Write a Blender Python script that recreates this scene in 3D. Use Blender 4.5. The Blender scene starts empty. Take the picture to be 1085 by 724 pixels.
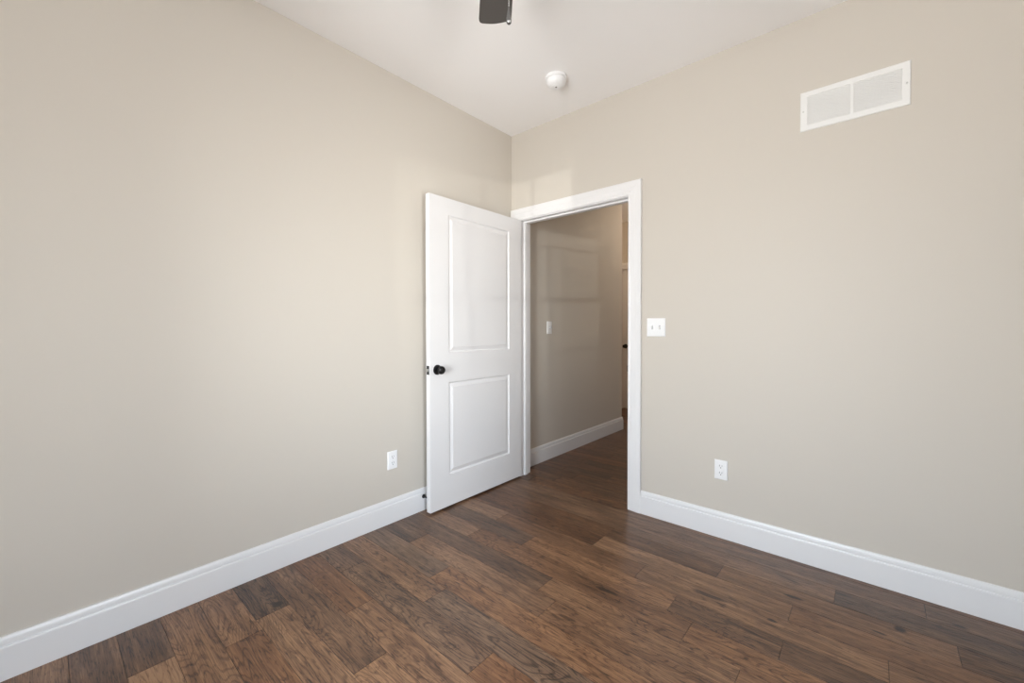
import bpy, bmesh, math, random
from mathutils import Vector, Matrix
random.seed(7)
S = bpy.context.scene
COL = S.collection
PI = math.pi

# ------------------------------------------------------------------ camera
F, CX, CY, CZ = 438.0266634897345, 2.215481945735769, -2.5390267876987584, 1.1894253470989045
YAW, PITCH, ROLL, SHIFT = 0.7169253537334417, -0.0163501436690519, -0.0014218235497676572, -6.799593229328448
W, H = 1085, 724
f = Vector((-math.sin(YAW)*math.cos(PITCH), math.cos(YAW)*math.cos(PITCH), math.sin(PITCH)))
r = Vector((math.cos(YAW), math.sin(YAW), 0)); u = r.cross(f)
c_, s_ = math.cos(ROLL), math.sin(ROLL)
r, u = r*c_ + u*s_, u*c_ - r*s_
cd = bpy.data.cameras.new('camera'); cam = bpy.data.objects.new('camera', cd); COL.objects.link(cam)
cam.matrix_world = Matrix(((r.x, u.x, -f.x, CX), (r.y, u.y, -f.y, CY), (r.z, u.z, -f.z, CZ), (0, 0, 0, 1)))
cd.sensor_fit = 'HORIZONTAL'; cd.sensor_width = 36; cd.lens = 36*F/W
cd.shift_y = SHIFT/W; cd.clip_start = .05; cd.clip_end = 200
S.camera = cam

# ------------------------------------------------------------------ exposure, sky, lights
S.view_settings.view_transform = 'Standard'; S.view_settings.look = 'None'
S.view_settings.gamma = 1; S.view_settings.use_curve_mapping = False
S.view_settings.exposure = 1.75
S.cycles.use_denoising = True
S.cycles.max_bounces = 14; S.cycles.diffuse_bounces = 10; S.cycles.transparent_max_bounces = 12
S.cycles.caustics_reflective = False; S.cycles.caustics_refractive = False

SKY_STRENGTH = 9.8
wd = bpy.data.worlds.new('sky'); S.world = wd; wd.use_nodes = True
wn = wd.node_tree.nodes; wl = wd.node_tree.links; wn.clear()
wo = wn.new('ShaderNodeOutputWorld'); wb = wn.new('ShaderNodeBackground'); wb.inputs['Strength'].default_value = SKY_STRENGTH
tc = wn.new('ShaderNodeTexCoord'); sx = wn.new('ShaderNodeSeparateXYZ'); wr = wn.new('ShaderNodeValToRGB'); wm = wn.new('ShaderNodeMapRange')
wm.inputs['From Min'].default_value = -1; wm.inputs['From Max'].default_value = 1
wl.new(tc.outputs['Generated'], sx.inputs[0]); wl.new(sx.outputs['Z'], wm.inputs['Value']); wl.new(wm.outputs[0], wr.inputs[0])
wl.new(wr.outputs[0], wb.inputs[0]); wl.new(wb.outputs[0], wo.inputs[0])
e = wr.color_ramp.elements
e[0].position = 0.0; e[0].color = (.94, .90, .895, 1)
e[1].position = 1.0; e[1].color = (.71, .81, 1.01, 1)
for pos, colr in ((.47, (.94, .91, .91, 1)), (.51, (.94, .95, .985, 1)), (.65, (.80, .87, .98, 1))):
    k = e.new(pos); k.color = colr

ROOM_W, ROOM_D, CH = 3.0, 3.5, 2.74
WINDOW = (1.05, 2.115, .40, 2.115)                                  # in the wall behind the camera: x0, x1, z0, z1
SIDE_WINDOW = (-2.56, -1.82, .45, 2.09)                            # in the wall right of the camera: y0, y1, z0, z1
OPENINGS = [((x0+x1)/2, -ROOM_D-.11, (z0+z1)/2, x1-x0, z1-z0, 0) for x0, x1, z0, z1 in (WINDOW,)]
y0, y1, z0, z1 = SIDE_WINDOW; OPENINGS.append((ROOM_W+.11, (y0+y1)/2, (z0+z1)/2, y1-y0, z1-z0, PI/2))
for lx, ly, lz_, w_, h_, rz in OPENINGS:                            # sampling portals for the sky in the window openings
    ld = bpy.data.lights.new('window_portal', 'AREA'); ld.shape = 'RECTANGLE'; ld.size = w_; ld.size_y = h_
    ld.cycles.is_portal = True
    lo = bpy.data.objects.new('window_portal', ld); COL.objects.link(lo)
    lo.location = (lx, ly, lz_); lo.rotation_euler = (PI/2, 0, rz)

# sun thrown back by glass across the street: it comes in low through the window and leaves a faint pattern of panes
ld = bpy.data.lights.new('street_glint', 'SPOT'); ld.energy = 2000; ld.color = (1, .97, .92); ld.shadow_soft_size = .07
ld.spot_size = math.radians(7.5); ld.spot_blend = .8
lo = bpy.data.objects.new('street_glint', ld); COL.objects.link(lo)
gd = Vector((-.425, 1, .065)); lo.location = Vector((0, .605, 1.93)) - gd*25.6
lo.rotation_euler = (Vector((1.62, -3.5, 1.85))-lo.location).to_track_quat('-Z', 'Y').to_euler()

# ------------------------------------------------------------------ helpers
def tag(o, label=None, cat=None, group=None, kind=None):
    if label: o['label'] = label
    if cat: o['category'] = cat
    if group: o['group'] = group
    if kind: o['kind'] = kind
    return o

def thing(name, label, cat, loc=(0, 0, 0), rotz=0, group=None, kind=None):
    o = bpy.data.objects.new(name, None); COL.objects.link(o)
    o.location = loc; o.rotation_euler = (0, 0, rotz); o.empty_display_size = .05
    return tag(o, label, cat, group, kind)

def obj(name, bm, mat, parent=None, smooth=False):
    bmesh.ops.recalc_face_normals(bm, faces=bm.faces[:])
    me = bpy.data.meshes.new(name); bm.to_mesh(me); bm.free()
    if mat: me.materials.append(mat)
    o = bpy.data.objects.new(name, me); COL.objects.link(o)
    if parent: o.parent = parent
    if smooth:
        for p in me.polygons: p.use_smooth = True
        me.set_sharp_from_angle(angle=math.radians(38))
    return o

def box(bm, x0, x1, y0, y1, z0, z1, bev=0):
    v = [bm.verts.new(p) for p in ((x0, y0, z0), (x1, y0, z0), (x1, y1, z0), (x0, y1, z0), (x0, y0, z1), (x1, y0, z1), (x1, y1, z1), (x0, y1, z1))]
    fs = [bm.faces.new([v[i] for i in q]) for q in ((3, 2, 1, 0), (4, 5, 6, 7), (0, 1, 5, 4), (1, 2, 6, 5), (2, 3, 7, 6), (3, 0, 4, 7))]
    if bev:
        es = {ed for fc in fs for ed in fc.edges}
        bmesh.ops.bevel(bm, geom=list(es), offset=bev, segments=2, affect='EDGES', profile=.6)

def lathe(bm, prof, axis='Z', seg=40, M=None):
    """prof: (radius, height) pairs turned about an axis."""
    rings = []
    for rad, h in prof:
        ring = []
        for k in range(seg):
            a = 2*PI*k/seg; p = Vector((rad*math.cos(a), rad*math.sin(a), h))
            if axis == 'X': p = Vector((p.z, p.x, p.y))
            if axis == 'Y': p = Vector((p.x, p.z, p.y))
            if M: p = M @ p
            ring.append(bm.verts.new(p))
        rings.append(ring)
    for a, b in zip(rings, rings[1:]):
        for k in range(seg): bm.faces.new((a[k], a[(k+1) % seg], b[(k+1) % seg], b[k]))
    for ring in (rings[0], rings[-1]):
        try: bm.faces.new(ring)
        except ValueError: pass

def sweep(bm, prof, stations):
    """Sweep a closed outline: stations is a list of functions (a, b) -> point, one per mitred corner."""
    rings = [[bm.verts.new(st(a, b)) for a, b in prof] for st in stations]
    n = len(prof)
    for A, B in zip(rings, rings[1:]):
        for k in range(n): bm.faces.new((A[k], A[(k+1) % n], B[(k+1) % n], B[k]))
    bm.faces.new(rings[0]); bm.faces.new(rings[-1])

def tube(bm, pts, rad, seg=12):
    for P, Q in zip(pts, pts[1:]):
        P, Q = Vector(P), Vector(Q); d = Q-P
        q = d.to_track_quat('Z', 'Y').to_matrix().to_4x4()
        lathe(bm, [(rad, 0), (rad, d.length)], seg=seg, M=Matrix.Translation(P) @ q)

# ------------------------------------------------------------------ materials
def nodes(m):
    m.use_nodes = True; nt = m.node_tree
    return nt, nt.nodes, nt.links, nt.nodes['Principled BSDF']

def mat(name, colr, rough=.5, metal=0, spec=.5, bump=None, var=0, coat=0):
    m = bpy.data.materials.new(name); nt, N, L, b = nodes(m)
    b.inputs['Base Color'].default_value = (*colr, 1); b.inputs['Roughness'].default_value = rough
    b.inputs['Metallic'].default_value = metal; b.inputs['Specular IOR Level'].default_value = spec
    b.inputs['Coat Weight'].default_value = coat
    t = N.new('ShaderNodeTexCoord')
    n = N.new('ShaderNodeTexNoise'); n.inputs['Scale'].default_value = bump[0] if bump else 60; n.inputs['Detail'].default_value = 4
    L.new(t.outputs['Object'], n.inputs['Vector'])
    if bump:
        bp = N.new('ShaderNodeBump'); bp.inputs['Strength'].default_value = bump[1]; bp.inputs['Distance'].default_value = bump[2]
        L.new(n.outputs['Fac'], bp.inputs['Height']); L.new(bp.outputs[0], b.inputs['Normal'])
    if var:
        mr = N.new('ShaderNodeMapRange'); mr.inputs['To Min'].default_value = rough-var; mr.inputs['To Max'].default_value = rough+var
        L.new(n.outputs['Fac'], mr.inputs['Value']); L.new(mr.outputs[0], b.inputs['Roughness'])
    return m

WALL = mat('greige_wall_paint', (.57, .527, .472), .55, spec=.35, bump=(260, .06, .002))
CEIL = mat('ceiling_paint', (.905, .892, .892), .8, spec=.2, bump=(130, .12, .003))
TRIM = mat('white_trim_paint', (.75, .742, .75), .35, var=.04)
DOORM = mat('white_door_paint', (.72, .71, .717), .38, bump=(420, .04, .001))
PLASTIC = mat('white_plastic', (.83, .83, .84), .3, var=.03)
VENTM = mat('white_enamel', (.77, .765, .755), .4, var=.03)
VENTIN = mat('vent_back_white', (.72, .71, .70), .7)  # pale plate closing the vent behind its louvers
BLACK = mat('oil_rubbed_black', (.008, .008, .009), .28, metal=.3, var=.05)
DARK = mat('slot_dark', (.05, .05, .055), .6)
GREY = mat('slot_grey', (.38, .38, .39), .5)
STEEL = mat('satin_steel', (.6, .6, .58), .3, metal=1, var=.05)
GUN = mat('gunmetal', (.16, .155, .15), .3, metal=.8, var=.05)
BLADE = mat('charcoal_blade', (.075, .067, .062), .5, bump=(90, .05, .002))
RUBBER = mat('black_rubber', (.012, .012, .012), .6, var=.05)
GLOW = bpy.data.materials.new('lamp_glass'); _, N_, L_, b_ = nodes(GLOW)
b_.inputs['Base Color'].default_value = (.9, .86, .78, 1); b_.inputs['Emission Color'].default_value = (1, .76, .5, 1); b_.inputs['Emission Strength'].default_value = 1
GLASS = bpy.data.materials.new('window_glass'); nt, N, L, b = nodes(GLASS)
N.remove(b); tr = N.new('ShaderNodeBsdfTransparent'); gl = N.new('ShaderNodeBsdfGlossy'); gl.inputs['Roughness'].default_value = .02
fr = N.new('ShaderNodeFresnel'); mx = N.new('ShaderNodeMixShader'); tr.inputs[0].default_value = (.95, .97, .96, 1)
L.new(fr.outputs[0], mx.inputs[0]); L.new(tr.outputs[0], mx.inputs[1]); L.new(gl.outputs[0], mx.inputs[2]); L.new(mx.outputs[0], N['Material Output'].inputs[0])

KNOTS = [(1.32, -0.862, 0.057, 0.012), (1.965, -0.361, 0.038, 0.012), (1.678, -0.594, 0.077, 0.015), (2.248, -0.399, 0.025, 0.008), (2.489, -0.143, 0.023, 0.008), (0.292, -1.875, 0.02, 0.02), (2.309, -0.323, 0.02, 0.02), (1.92, -0.595, 0.02, 0.011)]
def wood():
    m = bpy.data.materials.new('hickory_planks'); nt, N, L, b = nodes(m)
    def nd(t, **k):
        n = N.new(t)
        for a, v in k.items(): setattr(n, a, v)
        return n
    def math_(op, a, bb=None, clamp=False):
        n = nd('ShaderNodeMath', operation=op, use_clamp=clamp)
        for i, v in enumerate((a, bb)):
            if v is None: continue
            if isinstance(v, (int, float)): n.inputs[i].default_value = v
            else: L.new(v, n.inputs[i])
        return n.outputs[0]
    uv = nd('ShaderNodeUVMap', uv_map='plank'); at = nd('ShaderNodeAttribute', attribute_name='plank_tone')
    sp = nd('ShaderNodeSeparateColor'); L.new(at.outputs['Color'], sp.inputs[0])
    tone, rnd, hue = sp.outputs[0], sp.outputs[1], sp.outputs[2]
    fig = at.outputs['Alpha']
    su = nd('ShaderNodeSeparateXYZ'); L.new(uv.outputs[0], su.inputs[0])
    U = math_('ADD', su.outputs[0], math_('MULTIPLY', rnd, 53.0)); V = math_('ADD', su.outputs[1], math_('MULTIPLY', rnd, 17.0))
    def field(a, bb, det, rough=.5, dist=0.0, ty='FBM'):
        cx = nd('ShaderNodeCombineXYZ'); L.new(math_('MULTIPLY', U, a), cx.inputs[0]); L.new(math_('MULTIPLY', V, bb), cx.inputs[1]); L.new(math_('MULTIPLY', rnd, 29.), cx.inputs[2])
        n = nd('ShaderNodeTexNoise'); n.inputs['Scale'].default_value = 1; n.inputs['Detail'].default_value = det; n.inputs['Roughness'].default_value = rough; n.inputs['Distortion'].default_value = dist
        L.new(cx.outputs[0], n.inputs['Vector']); return n.outputs['Fac']
    def mr(v, a, bb, c=0., d=1., smooth=True):
        n = nd('ShaderNodeMapRange', interpolation_type='SMOOTHSTEP' if smooth else 'LINEAR')
        for i, q in enumerate((a, bb, c, d)): n.inputs[1+i].default_value = q
        L.new(v, n.inputs[0]); return n.outputs[0]
    rings = field(1.7, 11.0, 1.8, .42, .25)
    cont = math_('SINE', math_('MULTIPLY', rings, 140.0))
    lines = mr(cont, .35, 1.0)                                       # dark growth lines that close into cathedrals
    fine = field(7, 340, 4, .65)
    mid = field(2.6, 34, 4, .62, .35)
    blot = field(3.0, 7.0, 3, .55, .6)
    streak = mr(field(7, 95, 4, .65, .6), .55, .70)
    burl = mr(field(16, 34, 3, .7, 1.2), .56, .70)
    knot = mr(field(3.2, 14, 2, .5, .8), .70, .78)
    t = math_('ADD', math_('MULTIPLY', tone, 1.45), -.02)
    t = math_('ADD', t, math_('MULTIPLY', math_('SUBTRACT', mid, .5), .78))
    t = math_('ADD', t, math_('MULTIPLY', math_('SUBTRACT', blot, .5), .38))
    t = math_('ADD', t, math_('MULTIPLY', math_('SUBTRACT', fine, .5), .95))
    t = math_('SUBTRACT', t, math_('MULTIPLY', math_('MULTIPLY', lines, fig), .25))
    t = math_('SUBTRACT', t, math_('MULTIPLY', streak, .30))
    t = math_('SUBTRACT', t, math_('MULTIPLY', math_('MULTIPLY', burl, fig), .30))
    t = math_('SUBTRACT', t, math_('MULTIPLY', knot, .28))
    t = math_('SUBTRACT', t, math_('MULTIPLY', mr(field(22, 230, 4, .65, .4), .55, .66), .30))
    t = math_('ADD', t, .05)
    geo = nd('ShaderNodeNewGeometry'); gp = nd('ShaderNodeSeparateXYZ'); L.new(geo.outputs['Position'], gp.inputs[0])
    wob = math_('MULTIPLY', math_('SUBTRACT', field(18, 60, 3, .6), .5), 1.8)
    for kx, ky, ka, kb in KNOTS:                                     # dark knots and mineral checks of single boards
        dx = math_('MULTIPLY', math_('SUBTRACT', gp.outputs[0], kx), 1/ka); dy = math_('ADD', math_('MULTIPLY', math_('SUBTRACT', gp.outputs[1], ky), 1/kb), wob)
        t = math_('SUBTRACT', t, math_('MULTIPLY', mr(math_('ADD', math_('MULTIPLY', dx, dx), math_('MULTIPLY', dy, dy)), 1.3, .1), .55))
    cr = nd('ShaderNodeValToRGB'); L.new(t, cr.inputs[0]); E = cr.color_ramp.elements
    E[0].position = 0; E[0].color = (.018, .011, .008, 1); E[1].position = 1; E[1].color = (.36, .215, .125, 1)
    for q, c3 in ((.25, (.050, .027, .017)), (.45, (.108, .056, .032)), (.65, (.178, .096, .055)), (.82, (.26, .150, .085))):
        k = E.new(q); k.color = (*c3, 1)
    hs = nd('ShaderNodeHueSaturation'); L.new(cr.outputs[0], hs.inputs['Color'])
    L.new(mr(hue, 0, 1, .88, 1.16, False), hs.inputs['Saturation'])
    L.new(mr(hue, 0, 1, .505, .495, False), hs.inputs['Hue'])
    L.new(hs.outputs[0], b.inputs['Base Color'])
    hgt = math_('ADD', math_('MULTIPLY', fine, .35), math_('ADD', math_('MULTIPLY', lines, -.25), math_('ADD', math_('MULTIPLY', mid, .8), math_('MULTIPLY', field(5, 14, 2), 1.6))))
    bp = nd('ShaderNodeBump'); bp.inputs['Strength'].default_value = .35; bp.inputs['Distance'].default_value = .0022
    L.new(hgt, bp.inputs['Height']); L.new(bp.outputs[0], b.inputs['Normal'])
    L.new(mr(fine, .2, .8, .26, .40, False), b.inputs['Roughness'])
    b.inputs['Specular IOR Level'].default_value = .5
    return m
WOOD = wood()

# ------------------------------------------------------------------ floor: planks laid along the door wall
YS, PW = -0.043, 0.12842
# joints (x) and plank looks (tone, warmth, figure) per row counted from the door wall towards the room
ROWS = {
 0: ([2.394], [(.40, .35, .3), (.33, .25, .3)]),
 1: ([2.102], [(.41, .4, .3), (.30, .15, .4)]),
 2: ([1.07, 1.666, 2.465], [(.34, .75, .4), (.36, .6, .4), (.43, .55, .3), (.34, .5, .6)]),
 3: ([1.070, 1.969], [(.33, .85, .7), (.50, .55, .3), (.44, .7, .4)]),
 4: ([.465, 1.370, 2.270], [(.47, .4, .5), (.41, .7, .4), (.48, .6, .6), (.46, .6, .4)]),
 5: ([.775, 1.574, 1.973, 2.77], [(.30, .2, .2), (.52, .75, .7), (.42, .55, .7), (.33, .5, .4), (.4, .5, .4)]),
 6: ([.478, 1.679], [(.46, .4, .3), (.43, .75, .8), (.50, .85, .9)]),
 7: ([1.079, 1.88], [(.33, .3, .35), (.49, .65, .9), (.5, .75, .6)]),
 8: ([.288, 1.187, 2.0], [(.31, .3, .3), (.48, .5, .6), (.46, .65, .7), (.46, .6, .4)]),
 9: ([.635, 1.84], [(.42, .1, .25), (.50, .8, .8), (.45, .7, .4)]),
 10: ([.757, 1.66], [(.48, .6, .9), (.42, .15, 1.0), (.45, .5, .4)]),
 11: ([.270, 1.178], [(.42, .4, .9), (.41, .35, 1.0), (.46, .95, .5)]),
 12: ([.570, 1.37], [(.42, .85, .4), (.50, .65, .8), (.5, .7, .4)]),
 13: ([.882, 1.68], [(.41, .5, .7), (.58, .7, .9)]),
 14: ([.332, 1.23], [(.30, .3, .9), (.52, .6, .9), (.5, .5, .5)]),
 15: ([.410, 1.61], [(.50, .7, .9), (.43, .9, .9), (.45, .7, .5)]),
 16: ([1.1], [(.50, .7, .8), (.45, .7, .5)]),
 17: ([.315, 1.2], [(.36, .5, .3), (.60, .6, .6), (.5, .6, .5)]),
 18: ([.8], [(.38, .5, .4), (.42, .6, .5)]),
}
def build_floor():
    bm = bmesh.new(); uvl = bm.loops.layers.uv.new('plank'); cl = bm.loops.layers.float_color.new('plank_tone')
    rg = random.Random(21)
    x_lo, x_hi = -2.35, 3.80
    for k in range(-26, 28):
        y1 = YS - PW*k; y0 = y1-PW
        if k in ROWS: js, looks = ROWS[k]; left = 0.0 if y1 < .1 else x_lo
        else:
            js = []; x = x_lo + rg.uniform(.2, 1.1)
            while x < x_hi-.2: js.append(x); x += rg.choice((.4, .8, .9, .9, 1.2))
            base = .34 if k < 0 else .44
            looks = [(base+rg.uniform(-.06, .09), rg.uniform(.4, .9), rg.uniform(.3, .8)) for _ in range(len(js)+1)]
        xs = [x_lo] + list(js) + [x_hi]
        while len(looks) < len(xs)-1: looks = list(looks)+[(.44, .6, .5)]
        for i in range(len(xs)-1):
            a, bq = xs[i], xs[i+1]; g, d = .0011, .0011
            rn = rg.random(); tn, hu, fg = looks[i]
            top = [(a+g, y0+g, 0), (bq-g, y0+g, 0), (bq-g, y1-g, 0), (a+g, y1-g, 0)]
            low = [(a, y0, -d), (bq, y0, -d), (bq, y1, -d), (a, y1, -d)]
            vt = [bm.verts.new(p) for p in top]; vl = [bm.verts.new(p) for p in low]
            fs = [bm.faces.new(vt)] + [bm.faces.new((vl[j], vl[(j+1) % 4], vt[(j+1) % 4], vt[j])) for j in range(4)]
            for n_, fc in enumerate(fs):
                for lp in fc.loops:
                    lp[uvl].uv = (lp.vert.co.x-a, lp.vert.co.y-y0); lp[cl] = (tn if n_ == 0 else tn-.22, rn, hu, fg)
    # slab underneath
    o = obj('floor', bm, WOOD)
    return tag(o, 'dark brown hand scraped hickory plank floor running through the doorway', 'floor', kind='structure')
build_floor()
sb = bmesh.new(); box(sb, -2.35, 3.85, -ROOM_D-.16, 3.4, -.16, -.0016)
tag(obj('floor_subfloor', sb, DARK), 'boards under the brown plank floor', 'floor', kind='structure')

# ------------------------------------------------------------------ walls and ceiling
def wall(name, segs, label):
    bm = bmesh.new()
    for s in segs: box(bm, *s)
    return tag(obj(name, bm, WALL), label, 'wall', kind='structure')
T = .115
OX0, OX1, OZ = .0965, 1.0095, 2.0445        # inner faces of the door jambs and of the head jamb
HALL_END, FAR = 1.965, 3.12
wall('wall_left', [(-T, 0, -ROOM_D-T, .05, 0, CH)], 'plain greige wall on the left of the room, behind the open door')
wall('wall_right', [(0, OX0-.018, 0, T, 0, CH), (OX1+.018, ROOM_W+T, 0, T, 0, CH), (OX0-.018, OX1+.018, 0, T, OZ+.018, CH)], 'greige wall with the open doorway, the vent and the double switch')
s0, s1, sz0, sz1 = SIDE_WINDOW
q0, q1, qz = -1.35, -.14, 2.05                                      # unseen closet opening, added to cut light bounced onto the door wall
wall('wall_side', [(ROOM_W, ROOM_W+T, -ROOM_D-T, s0, 0, CH), (ROOM_W, ROOM_W+T, s1, q0, 0, CH), (ROOM_W, ROOM_W+T, q1, T, 0, CH), (ROOM_W, ROOM_W+T, q0, q1, qz, CH), (ROOM_W, ROOM_W+T, s0, s1, 0, sz0), (ROOM_W, ROOM_W+T, s0, s1, sz1, CH)], 'greige wall with a window and an added closet opening, right of the camera')
wall('wall_added_closet', [(ROOM_W+T, 3.85, q0-.25, q0-.15, 0, CH), (ROOM_W+T, 3.85, q1+.04, q1+.14, 0, CH), (3.75, 3.85, q0-.15, q1+.04, 0, CH)], 'greige walls inside the added closet, out of view')
a0, a1, zb, zt = WINDOW
yb0, yb1 = -ROOM_D-T, -ROOM_D
wall('wall_back', [(0, a0, yb0, yb1, 0, CH), (a1, ROOM_W, yb0, yb1, 0, CH), (a0, a1, yb0, yb1, 0, zb), (a0, a1, yb0, yb1, zt, CH)], 'greige wall with a window behind the camera')
wall('wall_hall', [(-T, 0, .05, HALL_END, 0, CH)], 'greige hallway wall seen through the doorway')
wall('wall_passage', [(-2.3, -T, HALL_END-T, HALL_END, 0, CH)], 'greige passage wall around the corner of the hallway')
wall('wall_end', [(-2.3-T, -2.3, HALL_END-T, FAR+T, 0, CH)], 'greige wall closing the passage')
DX0, DX1, DZ = -.575, .245, 2.045             # far doorway
wall('wall_far', [(-2.3, DX0-.02, FAR, FAR+T, 0, CH), (DX1+.02, 1.3, FAR, FAR+T, 0, CH), (DX0-.02, DX1+.02, FAR, FAR+T, DZ+.02, CH)], 'greige wall at the far end of the hallway')
wall('wall_sky_blocker', [(-1.0, 1.0, FAR+T, FAR+T+.1, 0, CH)], 'added greige backing behind the far hallway door, blocking the sky')  # added backing: keeps sky light from leaking under the far door
wall('wall_hallside', [(1.3, 1.3+T, T, FAR+T, 0, CH)], 'greige wall on the right of the hallway')
bm = bmesh.new(); box(bm, -2.45, 3.85, -ROOM_D-T, FAR+T+.1, CH, CH+.12)
tag(obj('ceiling', bm, CEIL), 'white textured ceiling', 'ceiling', kind='structure')

# ------------------------------------------------------------------ baseboards
BP = [(0, 0), (.0148, 0), (.0153, .002), (.0153, .1095), (.0140, .1135), (.0095, .1152), (.0088, .1168), (.0112, .1182), (.0116, .1215), (.0112, .1290), (.0098, .1365), (.0076, .1425), (.0055, .1460), (0, .1460)]
def baseboard(name, stations, label):
    bm = bmesh.new(); sweep(bm, BP, stations)
    return tag(obj(name, bm, TRIM), label, 'baseboard', kind='structure')
baseboard('baseboard_left', [lambda a, z: (a, -ROOM_D, z), lambda a, z: (a, -.0185, z)], 'tall white baseboard along the left wall')
baseboard('baseboard_right', [lambda a, z: (1.1035, -a, z), lambda a, z: (ROOM_W, -a, z)], 'tall white baseboard along the door wall')
baseboard('baseboard_side', [lambda a, z: (ROOM_W-a, q0-.09, z), lambda a, z: (ROOM_W-a, -ROOM_D+.016, z)], 'tall white baseboard along the wall right of the camera')
baseboard('baseboard_back', [lambda a, z: (.016, -ROOM_D+a, z), lambda a, z: (ROOM_W, -ROOM_D+a, z)], 'tall white baseboard under the windows')
baseboard('baseboard_hall', [lambda a, z: (a, .134, z), lambda a, z: (a, HALL_END+a, z), lambda a, z: (-2.28, HALL_END+a, z)], 'white baseboard along the hallway wall, turning its corner')
baseboard('baseboard_hallside', [lambda a, z: (1.3-a, .134, z), lambda a, z: (1.3-a, FAR, z)], 'white baseboard on the right of the hallway')
baseboard('baseboard_far', [lambda a, z: (-2.3, FAR-a, z), lambda a, z: (DX0-.097, FAR-a, z)], 'white baseboard at the far end of the hallway')

# ------------------------------------------------------------------ door frame: jambs, stops, casings
CP = [(0, 0), (0, .0085), (.003, .0115), (.014, .0115), (.018, .0105), (.022, .0130), (.040, .0150), (.046, .0150), (.050, .0168), (.062, .0180), (.084, .0180), (.089, .0155), (.0895, 0)]
def casing(name, x0, x1, z, y, sgn, label, mat_=TRIM):
    bm = bmesh.new()
    sweep(bm, CP, [lambda w, t: (x0-w, y-sgn*t, 0), lambda w, t: (x0-w, y-sgn*t, z+w), lambda w, t: (x1+w, y-sgn*t, z+w), lambda w, t: (x1+w, y-sgn*t, 0)])
    return tag(obj(name, bm, mat_), label, 'door casing', kind='structure')
casing('trim_1', OX0-.0035, OX1+.0045, OZ+.0045, 0, 1, 'white moulded casing round the open doorway')
casing('trim_2', OX0-.0035, OX1+.0045, OZ+.0045, T, -1, 'white moulded casing on the hallway side of the doorway')
bm = bmesh.new()
sweep(bm, CP, [lambda w, t: (ROOM_W-t, q0-w, 0), lambda w, t: (ROOM_W-t, q0-w, qz+w), lambda w, t: (ROOM_W-t, q1+w, qz+w), lambda w, t: (ROOM_W-t, q1+w, 0)])
tag(obj('trim_6', bm, TRIM), 'white moulded casing round the added closet opening right of the camera', 'door casing', kind='structure')
def jambs(name, x0, x1, z, y0, y1, stop0, stop1, label):
    root = thing(name, label, 'door frame', ((x0+x1)/2, (y0+y1)/2, 0), kind='structure')
    ox, oy = root.location.x, root.location.y
    bm = bmesh.new()
    box(bm, x0-.018-ox, x0-ox, y0-oy, y1-oy, 0, z+.018); box(bm, x1-ox, x1+.018-ox, y0-oy, y1-oy, 0, z+.018); box(bm, x0-ox, x1-ox, y0-oy, y1-oy, z, z+.018)
    obj('jamb', bm, TRIM, root)
    bm = bmesh.new()
    box(bm, x0-ox, x0+.0115-ox, stop0-oy, stop1-oy, 0, z, .002); box(bm, x1-.0115-ox, x1-ox, stop0-oy, stop1-oy, 0, z, .002); box(bm, x0+.0115-ox, x1-.0115-ox, stop0-oy, stop1-oy, z-.0115, z, .002)
    obj('stop', bm, TRIM, root)
    return root
fr_ = jambs('trim_3', OX0, OX1, OZ, -.0005, T+.0005, .040, .076, 'white jamb and stop lining the open doorway')
bm = bmesh.new(); ox, oy = fr_.location.x, fr_.location.y
box(bm, OX1-.0016-ox, OX1+.001-ox, .002-oy, .038-oy, .895, .955, .0006); box(bm, OX1-.003-ox, OX1-ox, -.004-oy, .006-oy, .905, .945, .001)
tag(obj('strike_plate', bm, BLACK, fr_), 'black strike plate')

# ------------------------------------------------------------------ doors
def panel_face(bm, ys, zs, panels, x, sgn):
    """A door face in the plane x with moulded panels pressed into it; sgn is the outward direction."""
    prof = [(0, 0), (.0020, -.0050), (.0075, -.0082), (.0120, -.0086), (.0150, -.0078), (.0330, -.0022), (.0355, -.0010), (.0380, -.0010)]
    def q(pts): bm.faces.new([bm.verts.new(p) for p in pts])
    y0, y1 = ys; z0, z1 = zs
    pz = sorted(panels, key=lambda p: p[2]); py0, py1 = pz[0][0], pz[0][1]
    q([(x, y0, z0), (x, py0, z0), (x, py0, z1), (x, y0, z1)]); q([(x, py1, z0), (x, y1, z0), (x, y1, z1), (x, py1, z1)])
    edges = [z0] + [e_ for p in pz for e_ in (p[2], p[3])] + [z1]
    for a, b_ in zip(edges[::2], edges[1::2]): q([(x, py0, a), (x, py1, a), (x, py1, b_), (x, py0, b_)])
    for a, b_, c, d in pz:
        rings = [[(x+sgn*dp, a+i, c+i), (x+sgn*dp, b_-i, c+i), (x+sgn*dp, b_-i, d-i), (x+sgn*dp, a+i, d-i)] for i, dp in prof]
        for A, B in zip(rings, rings[1:]):
            for k in range(4): q([A[k], A[(k+1) % 4], B[(k+1) % 4], B[k]])
        q(rings[-1])

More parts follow.
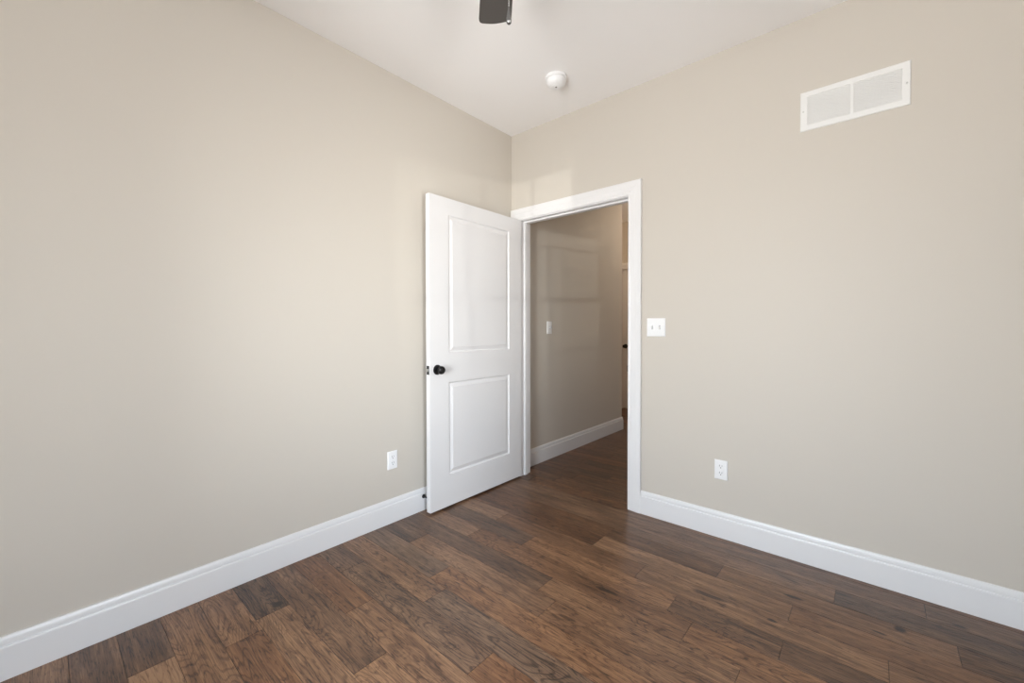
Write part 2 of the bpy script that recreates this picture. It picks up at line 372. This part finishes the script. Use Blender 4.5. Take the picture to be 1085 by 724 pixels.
def door(name, label, w, h, z0, panels, hand, black=True, latch=True):
    """Local frame: hinge edge at y=0, free edge at y=-w, faces at x=0 and x=.035."""
    root = thing(name, label, 'door', kind='structure')
    bm = bmesh.new(); th = .035
    panel_face(bm, (-w, 0), (z0, z0+h), panels, th, 1); panel_face(bm, (-w, 0), (z0, z0+h), panels, 0, -1)
    for pts in (((0, -w, z0), (th, -w, z0), (th, -w, z0+h), (0, -w, z0+h)), ((0, 0, z0), (th, 0, z0), (th, 0, z0+h), (0, 0, z0+h)),
                ((0, -w, z0), (th, -w, z0), (th, 0, z0), (0, 0, z0)), ((0, -w, z0+h), (th, -w, z0+h), (th, 0, z0+h), (0, 0, z0+h))):
        bm.faces.new([bm.verts.new(p) for p in pts])
    bmesh.ops.remove_doubles(bm, verts=bm.verts[:], dist=1e-5)
    obj('slab', bm, DOORM, root)
    kz = .924
    for sg, x in ((1, th), (-1, 0)):
        ky = -w+.060
        bm = bmesh.new(); M = Matrix.Translation((x, ky, kz))
        lathe(bm, [(0, 0), (.0325, 0), (.0325, sg*.003), (.030, sg*.0075), (.022, sg*.010), (.013, sg*.011)], 'X', 40, M)
        rose = obj('rose', bm, BLACK, root, True)
        bm = bmesh.new()
        kp = [(.011, .009), (.0105, .022), (.012, .026), (.020, .029), (.0255, .034), (.0272, .041), (.0255, .049), (.020, .0550), (.017, .0562), (.0155, .0552), (.006, .0560), (0, .0562)]
        lathe(bm, [(a, sg*b_) for a, b_ in kp], 'X', 40, M)
        obj('knob', bm, BLACK, rose, True)
    if latch:
        bm = bmesh.new(); box(bm, .0055, .0295, -w-.0014, -w+.001, kz-.0285, kz+.0285, .0006)
        lp = tag(obj('latch_plate', bm, BLACK, root), 'black latch plate on the door edge')
        bm = bmesh.new(); box(bm, .0095, .0255, -w-.0115, -w, kz-.0085, kz+.0085, .002)
        tag(obj('latch_bolt', bm, STEEL, lp), 'bright steel latch bolt')
    for hz in (.26, 1.03, z0+h-.20):
        bm = bmesh.new(); lathe(bm, [(0, hz-.046), (.0062, hz-.045), (.0062, hz+.045), (0, hz+.046)], 'Z', 16, Matrix.Translation((-.004*hand, .006, 0)))
        box(bm, .002, .030, .0, .0022, hz-.0445, hz+.0445)
        tag(obj('hinge', bm, BLACK, root), 'black butt hinge')
    return root
DW, DH = .904, 2.027
d1 = door('door_1', 'white two panel door standing open into the room, black knob', DW, DH, .014, [(-.748, -.146, .222, .835), (-.748, -.146, 1.030, 1.931)], 1)
d1.location = (.0785, -.0135, 0)
# second door, closed, at the end of the hallway
casing('trim_4', DX0-.0035, DX1+.0045, DZ+.0045, FAR, 1, 'white casing of the closed door at the far end of the hallway')
jambs('trim_5', DX0, DX1, DZ, FAR-.0005, FAR+T, FAR+.045, FAR+.08, 'white jamb of the closed door at the far end of the hallway')
d2 = door('door_2', 'closed white door in warm light at the far end of the hallway', DX1-DX0-.006, DH, .014, [(-.68, -.12, .222, .835), (-.68, -.12, 1.030, 1.931)], 1, latch=False)
d2.rotation_euler = (0, 0, -PI/2); d2.location = (DX1-.003, FAR+.042, 0)

# ------------------------------------------------------------------ windows behind the camera
def window(name, loc, rotz, w, h, label):
    root = thing(name, label, 'window', loc, rotz, kind='structure')
    w = w/2
    bm = bmesh.new()
    for s in ((-w, -w+.03, -.10, 0, 0, h), (w-.03, w, -.10, 0, 0, h), (-w+.03, w-.03, -.10, 0, h-.03, h), (-w+.03, w-.03, -.10, 0, 0, .03)): box(bm, *s)
    obj('window_frame', bm, TRIM, root)
    bm = bmesh.new(); prof = [(0, 0), (0, .012), (.02, .014), (.04, .017), (.085, .018), (.089, 0)]
    sweep(bm, prof, [lambda a, t: (-w-a, t, -.02), lambda a, t: (-w-a, t, h+a), lambda a, t: (w+a, t, h+a), lambda a, t: (w+a, t, -.02)])
    obj('window_casing', bm, TRIM, root)
    bm = bmesh.new(); box(bm, -w-.10, w+.10, -.03, .05, -.028, 0, .003); box(bm, -w-.085, w+.085, 0, .016, -.11, -.028, .002)
    obj('window_sill', bm, TRIM, root)
    mid = h*.5
    W0 = w-.03
    for a, b_, yy in ((mid-.018, h-.03, -.075), (.03, mid+.018, -.045)):
        bm = bmesh.new(); q = .036
        for s in ((-W0, -W0+q, yy, yy+.03, a, b_), (W0-q, W0, yy, yy+.03, a, b_), (-W0+q, W0-q, yy, yy+.03, b_-q, b_), (-W0+q, W0-q, yy, yy+.03, a, a+q)): box(bm, *s)
        sash = obj('sash', bm, TRIM, root)
        bm = bmesh.new(); box(bm, -W0+q-.004, W0-q+.004, yy+.013, yy+.017, a+q-.004, b_-q+.004); obj('pane', bm, GLASS, sash)
        bm = bmesh.new(); zz = (a+b_)/2
        box(bm, -W0+q, W0-q, yy+.006, yy+.024, zz-.009, zz+.009)
        for t_ in (1/3, 2/3):
            xx = -W0+q+2*(W0-q)*t_; box(bm, xx-.009, xx+.009, yy+.0055, yy+.0245, a+q, b_-q)
        obj('muntins', bm, TRIM, sash)
window('window_1', ((a0+a1)/2, -ROOM_D, zb), 0, a1-a0, zt-zb, 'white double hung window with a grid of panes behind the camera')
window('window_2', (ROOM_W, (s0+s1)/2, sz0), PI/2, s1-s0, sz1-sz0, 'white double hung window on the wall right of the camera')

# ------------------------------------------------------------------ wall plates
def plate(root, w, h, t=.0062, name='plate'):
    """Cover plate in the local xz plane, face towards -y, centred on the origin."""
    bm = bmesh.new()
    rings = []
    for i, d in ((0, 0), (0, .0022), (.0016, .0046), (.005, t), (.0065, t)):
        a, b_ = w/2-i, h/2-i
        rings.append([bm.verts.new(p) for p in ((-a, -d, -b_), (a, -d, -b_), (a, -d, b_), (-a, -d, b_))])
    for A, B in zip(rings, rings[1:]):
        for k in range(4): bm.faces.new((A[k], A[(k+1) % 4], B[(k+1) % 4], B[k]))
    bm.faces.new(rings[-1])
    return obj(name, bm, PLASTIC, root)
def screw(root, x, z, t=.0062, m=None):
    bm = bmesh.new(); lathe(bm, [(0, -t+.001), (.0033, -t+.001), (.0030, -t-.0008), (0, -t-.0012)], 'Y', 16, Matrix.Translation((x, 0, z)))
    return obj('screw', bm, m or PLASTIC, root)
def switch(label, cat, loc, rotz, toggles, w, group=None):
    root = thing('light_switch', label, cat, loc, rotz, group)
    plate(root, w, .1145)
    for x, up in toggles:
        bm = bmesh.new(); box(bm, x-.0052, x+.0052, -.0068, -.0050, -.0122, .0122); obj('toggle_slot', bm, GREY, root)
        bm = bmesh.new(); M = Matrix.Translation((x, -.005, 0)) @ Matrix.Rotation(math.radians(28 if up else -28), 4, 'X')
        rr = []
        for d, a, b_ in ((0, .0047, .0085), (.008, .0044, .0072), (.0165, .0036, .0052), (.018, .0028, .0042)):
            rr.append([bm.verts.new(M @ Vector(p)) for p in ((-a, -d, -b_), (a, -d, -b_), (a, -d, b_), (-a, -d, b_))])
        for A, B in zip(rr, rr[1:]):
            for k in range(4): bm.faces.new((A[k], A[(k+1) % 4], B[(k+1) % 4], B[k]))
        bm.faces.new(rr[-1]); obj('toggle', bm, PLASTIC, root)
        for z in (-.030, .030): screw(root, x, z)
    return root
switch('white double toggle switch plate beside the doorway on the greige wall', 'light switch', (1.1975, 0, 1.194), 0, ((-.023, False), (.023, True)), .1165)
switch('white single toggle switch on the hallway wall, seen through the doorway', 'light switch', (0, .5185, 1.195), PI/2, ((0, False),), .071)

def outlet(label, loc, rotz, duplex=True):
    root = thing('electrical_outlet' if duplex else 'cable_outlet', label, 'outlet', loc, rotz)
    plate(root, .068, .110)
    if duplex:
        for z in (.0195, -.0195):
            bm = bmesh.new(); ring = []
            for k in range(32):                                     # receptacle face: a circle cut flat above and below
                a = 2*PI*k/32; ring.append((.0172*math.cos(a), max(-.0138, min(.0138, .0172*math.sin(a)))))
            lo = [bm.verts.new((x, -.0055, z+q)) for x, q in ring]; hi = [bm.verts.new((x*.97, -.0082, z+q*.97)) for x, q in ring]
            for k in range(32): bm.faces.new((lo[k], lo[(k+1) % 32], hi[(k+1) % 32], hi[k]))
            bm.faces.new(hi); rc = obj('receptacle', bm, PLASTIC, root)
            bm = bmesh.new(); box(bm, -.0075, -.0052, -.0086, -.0070, z+.0005, z+.0095); box(bm, .0052, .0075, -.0086, -.0070, z+.0015, z+.0085)
            lathe(bm, [(0, -.0086), (.0027, -.0086), (.0027, -.0070), (0, -.0070)], 'Y', 16, Matrix.Translation((0, 0, z-.0065)))
            obj('slot', bm, DARK, rc)
        screw(root, 0, 0)
    else:
        for z in (.016, -.018):
            bm = bmesh.new(); lathe(bm, [(.0075, -.0055), (.0075, -.0075), (.0048, -.0078), (.0048, -.0150), (.0030, -.0150), (.0030, -.0090), (0, -.0090)], 'Y', 24, Matrix.Translation((0, 0, z)))
            obj('jack', bm, STEEL if z < 0 else PLASTIC, root)
        for z in (.042, -.042): screw(root, 0, z)
    return root
outlet('white duplex power outlet low on the greige wall right of the doorway', (1.576, 0, .3845), 0)
outlet('white outlet plate low on the left wall beside the open door', (0, -1.1185, .382), PI/2)

# ------------------------------------------------------------------ return air vent
def vent():
    x0, x1, z0, z1 = 1.932, 2.333, 2.173, 2.3665
    root = thing('air_vent', 'white return air vent grille high on the wall right of the doorway', 'vent', ((x0+x1)/2, 0, (z0+z1)/2))
    w, h = (x1-x0)/2, (z1-z0)/2; bx, bz, m = .028, .0265, .006
    bm = bmesh.new()
    outer = [(-w, -h), (w, -h), (w, h), (-w, h)]
    def ring(pts, y): return [bm.verts.new((a, y, b_)) for a, b_ in pts]
    o0, o1 = ring(outer, 0), ring(outer, -.004); o2 = ring([(a*(w-.004)/w, b_*(h-.004)/h) for a, b_ in outer], -.0075)
    inn = [(-w+bx, -h+bz), (w-bx, -h+bz), (w-bx, h-bz), (-w+bx, h-bz)]; i0, i1 = ring(inn, -.0075), ring(inn, -.0005)
    for A, B in ((o0, o1), (o1, o2), (o2, i0), (i0, i1)):
        for k in range(4): bm.faces.new((A[k], A[(k+1) % 4], B[(k+1) % 4], B[k]))
    box(bm, -m, m, -.0075, -.0005, -h+bz, h-bz)
    obj('vent_frame', bm, VENTM, root)
    bm = bmesh.new(); box(bm, -w+bx, w-bx, -.0011, -.0002, -h+bz, h-bz); obj('vent_back', bm, VENTIN, root)
    n = 17
    for a, b_ in ((-w+bx, -m), (m, w-bx)):
        bm = bmesh.new()
        for k in range(n):
            z = -h+bz + (2*h-2*bz)*(k+.5)/n; q = .0043
            v = [bm.verts.new(p) for p in ((a, -.0068, z-q), (b_, -.0068, z-q), (b_, -.0034, z+q), (a, -.0034, z+q), (a, -.0058, z-q-.0004), (b_, -.0058, z-q-.0004), (b_, -.0024, z+q-.0004), (a, -.0024, z+q-.0004))]
            for ii in ((0, 1, 2, 3), (7, 6, 5, 4), (0, 4, 5, 1), (2, 6, 7, 3), (0, 3, 7, 4), (1, 5, 6, 2)): bm.faces.new([v[i] for i in ii])
        obj('louver_panel', bm, VENTM, root)
    for sx in (-1, 1):
        bm = bmesh.new(); lathe(bm, [(0, -.0070), (.0042, -.0070), (.0036, -.0092), (0, -.0098)], 'Y', 18, Matrix.Translation((sx*(w-.0125), 0, 0)))
        obj('screw', bm, STEEL, root, True)
vent()

# ------------------------------------------------------------------ smoke detector
t = thing('smoke_detector', 'round white smoke detector on the ceiling', 'smoke detector', (.728, -.414, CH))
bm = bmesh.new(); lathe(bm, [(0, 0), (.066, 0), (.0665, -.004), (.065, -.0150), (.062, -.0165)], seg=56); obj('base_ring', bm, PLASTIC, t, True)
bm = bmesh.new(); lathe(bm, [(.0560, -.0150), (.0570, -.0175), (.0600, -.0190), (.0605, -.0270), (.0580, -.0370), (.0520, -.0470), (.0440, -.0545), (.0350, -.0590), (.0320, -.0590), (.0305, -.0615), (.0200, -.0640), (0, -.0645)], seg=56); obj('cover', bm, PLASTIC, t, True)
bm = bmesh.new(); lathe(bm, [(0, -.060), (.0065, -.060), (.0055, -.0660), (0, -.0665)], seg=20, M=Matrix.Translation((.004, -.006, 0))); tag(obj('test_button', bm, mat('grey_button', (.22, .2, .19), .5), t, True), 'small grey test button')

# ------------------------------------------------------------------ door stop on the left baseboard
t = thing('door_stop', 'black door stop on the left baseboard, behind the open door edge', 'door stop', (.0153, -.897, .0935))
bm = bmesh.new(); lathe(bm, [(0, 0), (.0125, 0), (.0125, .004), (.0100, .009), (.0060, .012)], 'X', 28); obj('flange', bm, BLACK, t, True)
bm = bmesh.new(); lathe(bm, [(.0048, .010), (.0048, .048)], 'X', 20); obj('shaft', bm, BLACK, t, True)
bm = bmesh.new(); lathe(bm, [(.0048, .046), (.0085, .047), (.0090, .056), (.0075, .061), (0, .062)], 'X', 24); obj('rubber_tip', bm, RUBBER, t, True)

# ------------------------------------------------------------------ ceiling fan over the middle of the room
HUB = (1.506, -1.745)
t = thing('ceiling_fan', 'dark grey ceiling fan, one blade tip and its pull chain in view', 'ceiling fan', (HUB[0], HUB[1], CH))
def lz(name, prof, m, parent=t): 
    b_ = bmesh.new(); lathe(b_, prof, seg=48); return obj(name, b_, m, parent, True)
lz('canopy', [(0, 0), (.065, 0), (.066, -.012), (.055, -.045), (.025, -.055), (.014, -.058)], GUN)
lz('downrod', [(.0125, -.05), (.0125, -.17)], GUN)
lz('motor_housing', [(.014, -.150), (.050, -.155), (.100, -.175), (.115, -.205), (.115, -.245), (.098, -.268), (.075, -.275)], GUN)
lz('switch_housing', [(.075, -.272), (.062, -.278), (.060, -.325), (.052, -.345), (.020, -.355), (0, -.356)], GUN)
ang0 = math.radians(135.87)
BZ, PITCHB = -.290, math.radians(-8)
for k in range(5):
    a = ang0 + 2*PI*k/5
    R = Matrix.Rotation(a, 4, 'Z')
    Mb = R @ Matrix.Translation((0, 0, BZ)) @ Matrix.Rotation(PITCHB, 4, 'X')
    bm = bmesh.new()
    out = []                                                        # outline of a blade: (radius, half width)
    r0, r1, w0, w1, cr = .185, .665, .050, .0665, .022
    out += [(r0, -w0+.012), (r0+.012, -w0)]
    out += [(r1-cr-.006+cr*math.sin(q*PI/12), -w1+cr*(1-math.cos(q*PI/12))) for q in range(7)]
    out += [(r1-.006+.006*math.cos(q/4*PI/2), q/4*(w1-cr)) for q in range(-3, 4)]
    out += [(r1-cr-.006+cr*math.sin(q*PI/12), w1-cr*(1-math.cos(q*PI/12))) for q in range(6, -1, -1)]
    out += [(r0+.012, w0), (r0, w0-.012)]
    top = [bm.verts.new(Mb @ Vector((x, y, .003))) for x, y in out]; bot = [bm.verts.new(Mb @ Vector((x, y, -.003))) for x, y in out]
    bm.faces.new(top); bm.faces.new(bot)
    for q in range(len(out)): bm.faces.new((top[q], top[(q+1) % len(out)], bot[(q+1) % len(out)], bot[q]))
    bl = obj('blade', bm, BLADE, t)
    bm = bmesh.new()
    iron = [(.085, -.016), (.15, -.012), (.20, -.034), (.265, -.030), (.275, 0), (.265, .030), (.20, .034), (.15, .012), (.085, .016)]
    Mi = R @ Matrix.Translation((0, 0, BZ+.0055)) @ Matrix.Rotation(PITCHB, 4, 'X')
    top = [bm.verts.new(Mi @ Vector((x, y, .0022))) for x, y in iron]; bot = [bm.verts.new(Mi @ Vector((x, y, -.0022))) for x, y in iron]
    bm.faces.new(top); bm.faces.new(bot)
    for q in range(len(iron)): bm.faces.new((top[q], top[(q+1) % len(iron)], bot[(q+1) % len(iron)], bot[q]))
    obj('blade_iron', bm, GUN, bl)
# pull chain
px, py, pz = 1.5405-HUB[0], -1.7745-HUB[1], 1.9305-CH
bm = bmesh.new(); ztop = -.338
tube(bm, [(px, py, ztop), (px, py, pz+.030)], .0011, 8)
n = int((ztop-pz-.03)/.0058)
for k in range(n):
    bmesh.ops.create_icosphere(bm, subdivisions=1, radius=.0019, matrix=Matrix.Translation((px, py, ztop-.003-k*.0058)))
ch = obj('pull_chain', bm, STEEL, t)
bm = bmesh.new(); lathe(bm, [(0, .042), (.0022, .0415), (.0026, .036), (.0040, .028), (.0058, .016), (.0064, .009), (.0056, .003), (.0030, .0004), (0, 0)], seg=24, M=Matrix.Translation((px, py, pz)))
tag(obj('pull_fob', bm, GUN, ch, True), 'dark metal teardrop fob on the pull chain')

# ------------------------------------------------------------------ lamp in the hallway
for LX, LY, WATT, LBL, TINT in ((.70, 2.35, 3.0, 'round flush ceiling lamp in the hallway, out of sight above the doorway', (1, .83, .65)), (-1.55, 2.52, 4.0, 'round flush ceiling lamp in the passage round the hallway corner', (1, .74, .49))):
    t = thing('ceiling_lamp', LBL, 'lamp', (LX, LY, CH), 0, 'hallway ceiling lamps')
    bm = bmesh.new(); lathe(bm, [(0, 0), (.15, 0), (.15, -.02), (.142, -.024)], seg=40); obj('lamp_base', bm, GUN, t, True)
    bm = bmesh.new(); lathe(bm, [(.140, -.02), (.135, -.05), (.10, -.085), (.05, -.10), (0, -.104)], seg=40); obj('lamp_shade', bm, GLOW, t, True)
    ld = bpy.data.lights.new('lamp_bulb', 'POINT'); ld.energy = WATT; ld.color = TINT; ld.shadow_soft_size = .12
    lo = bpy.data.objects.new('lamp_bulb', ld); COL.objects.link(lo); lo.location = (LX, LY, CH-.26)
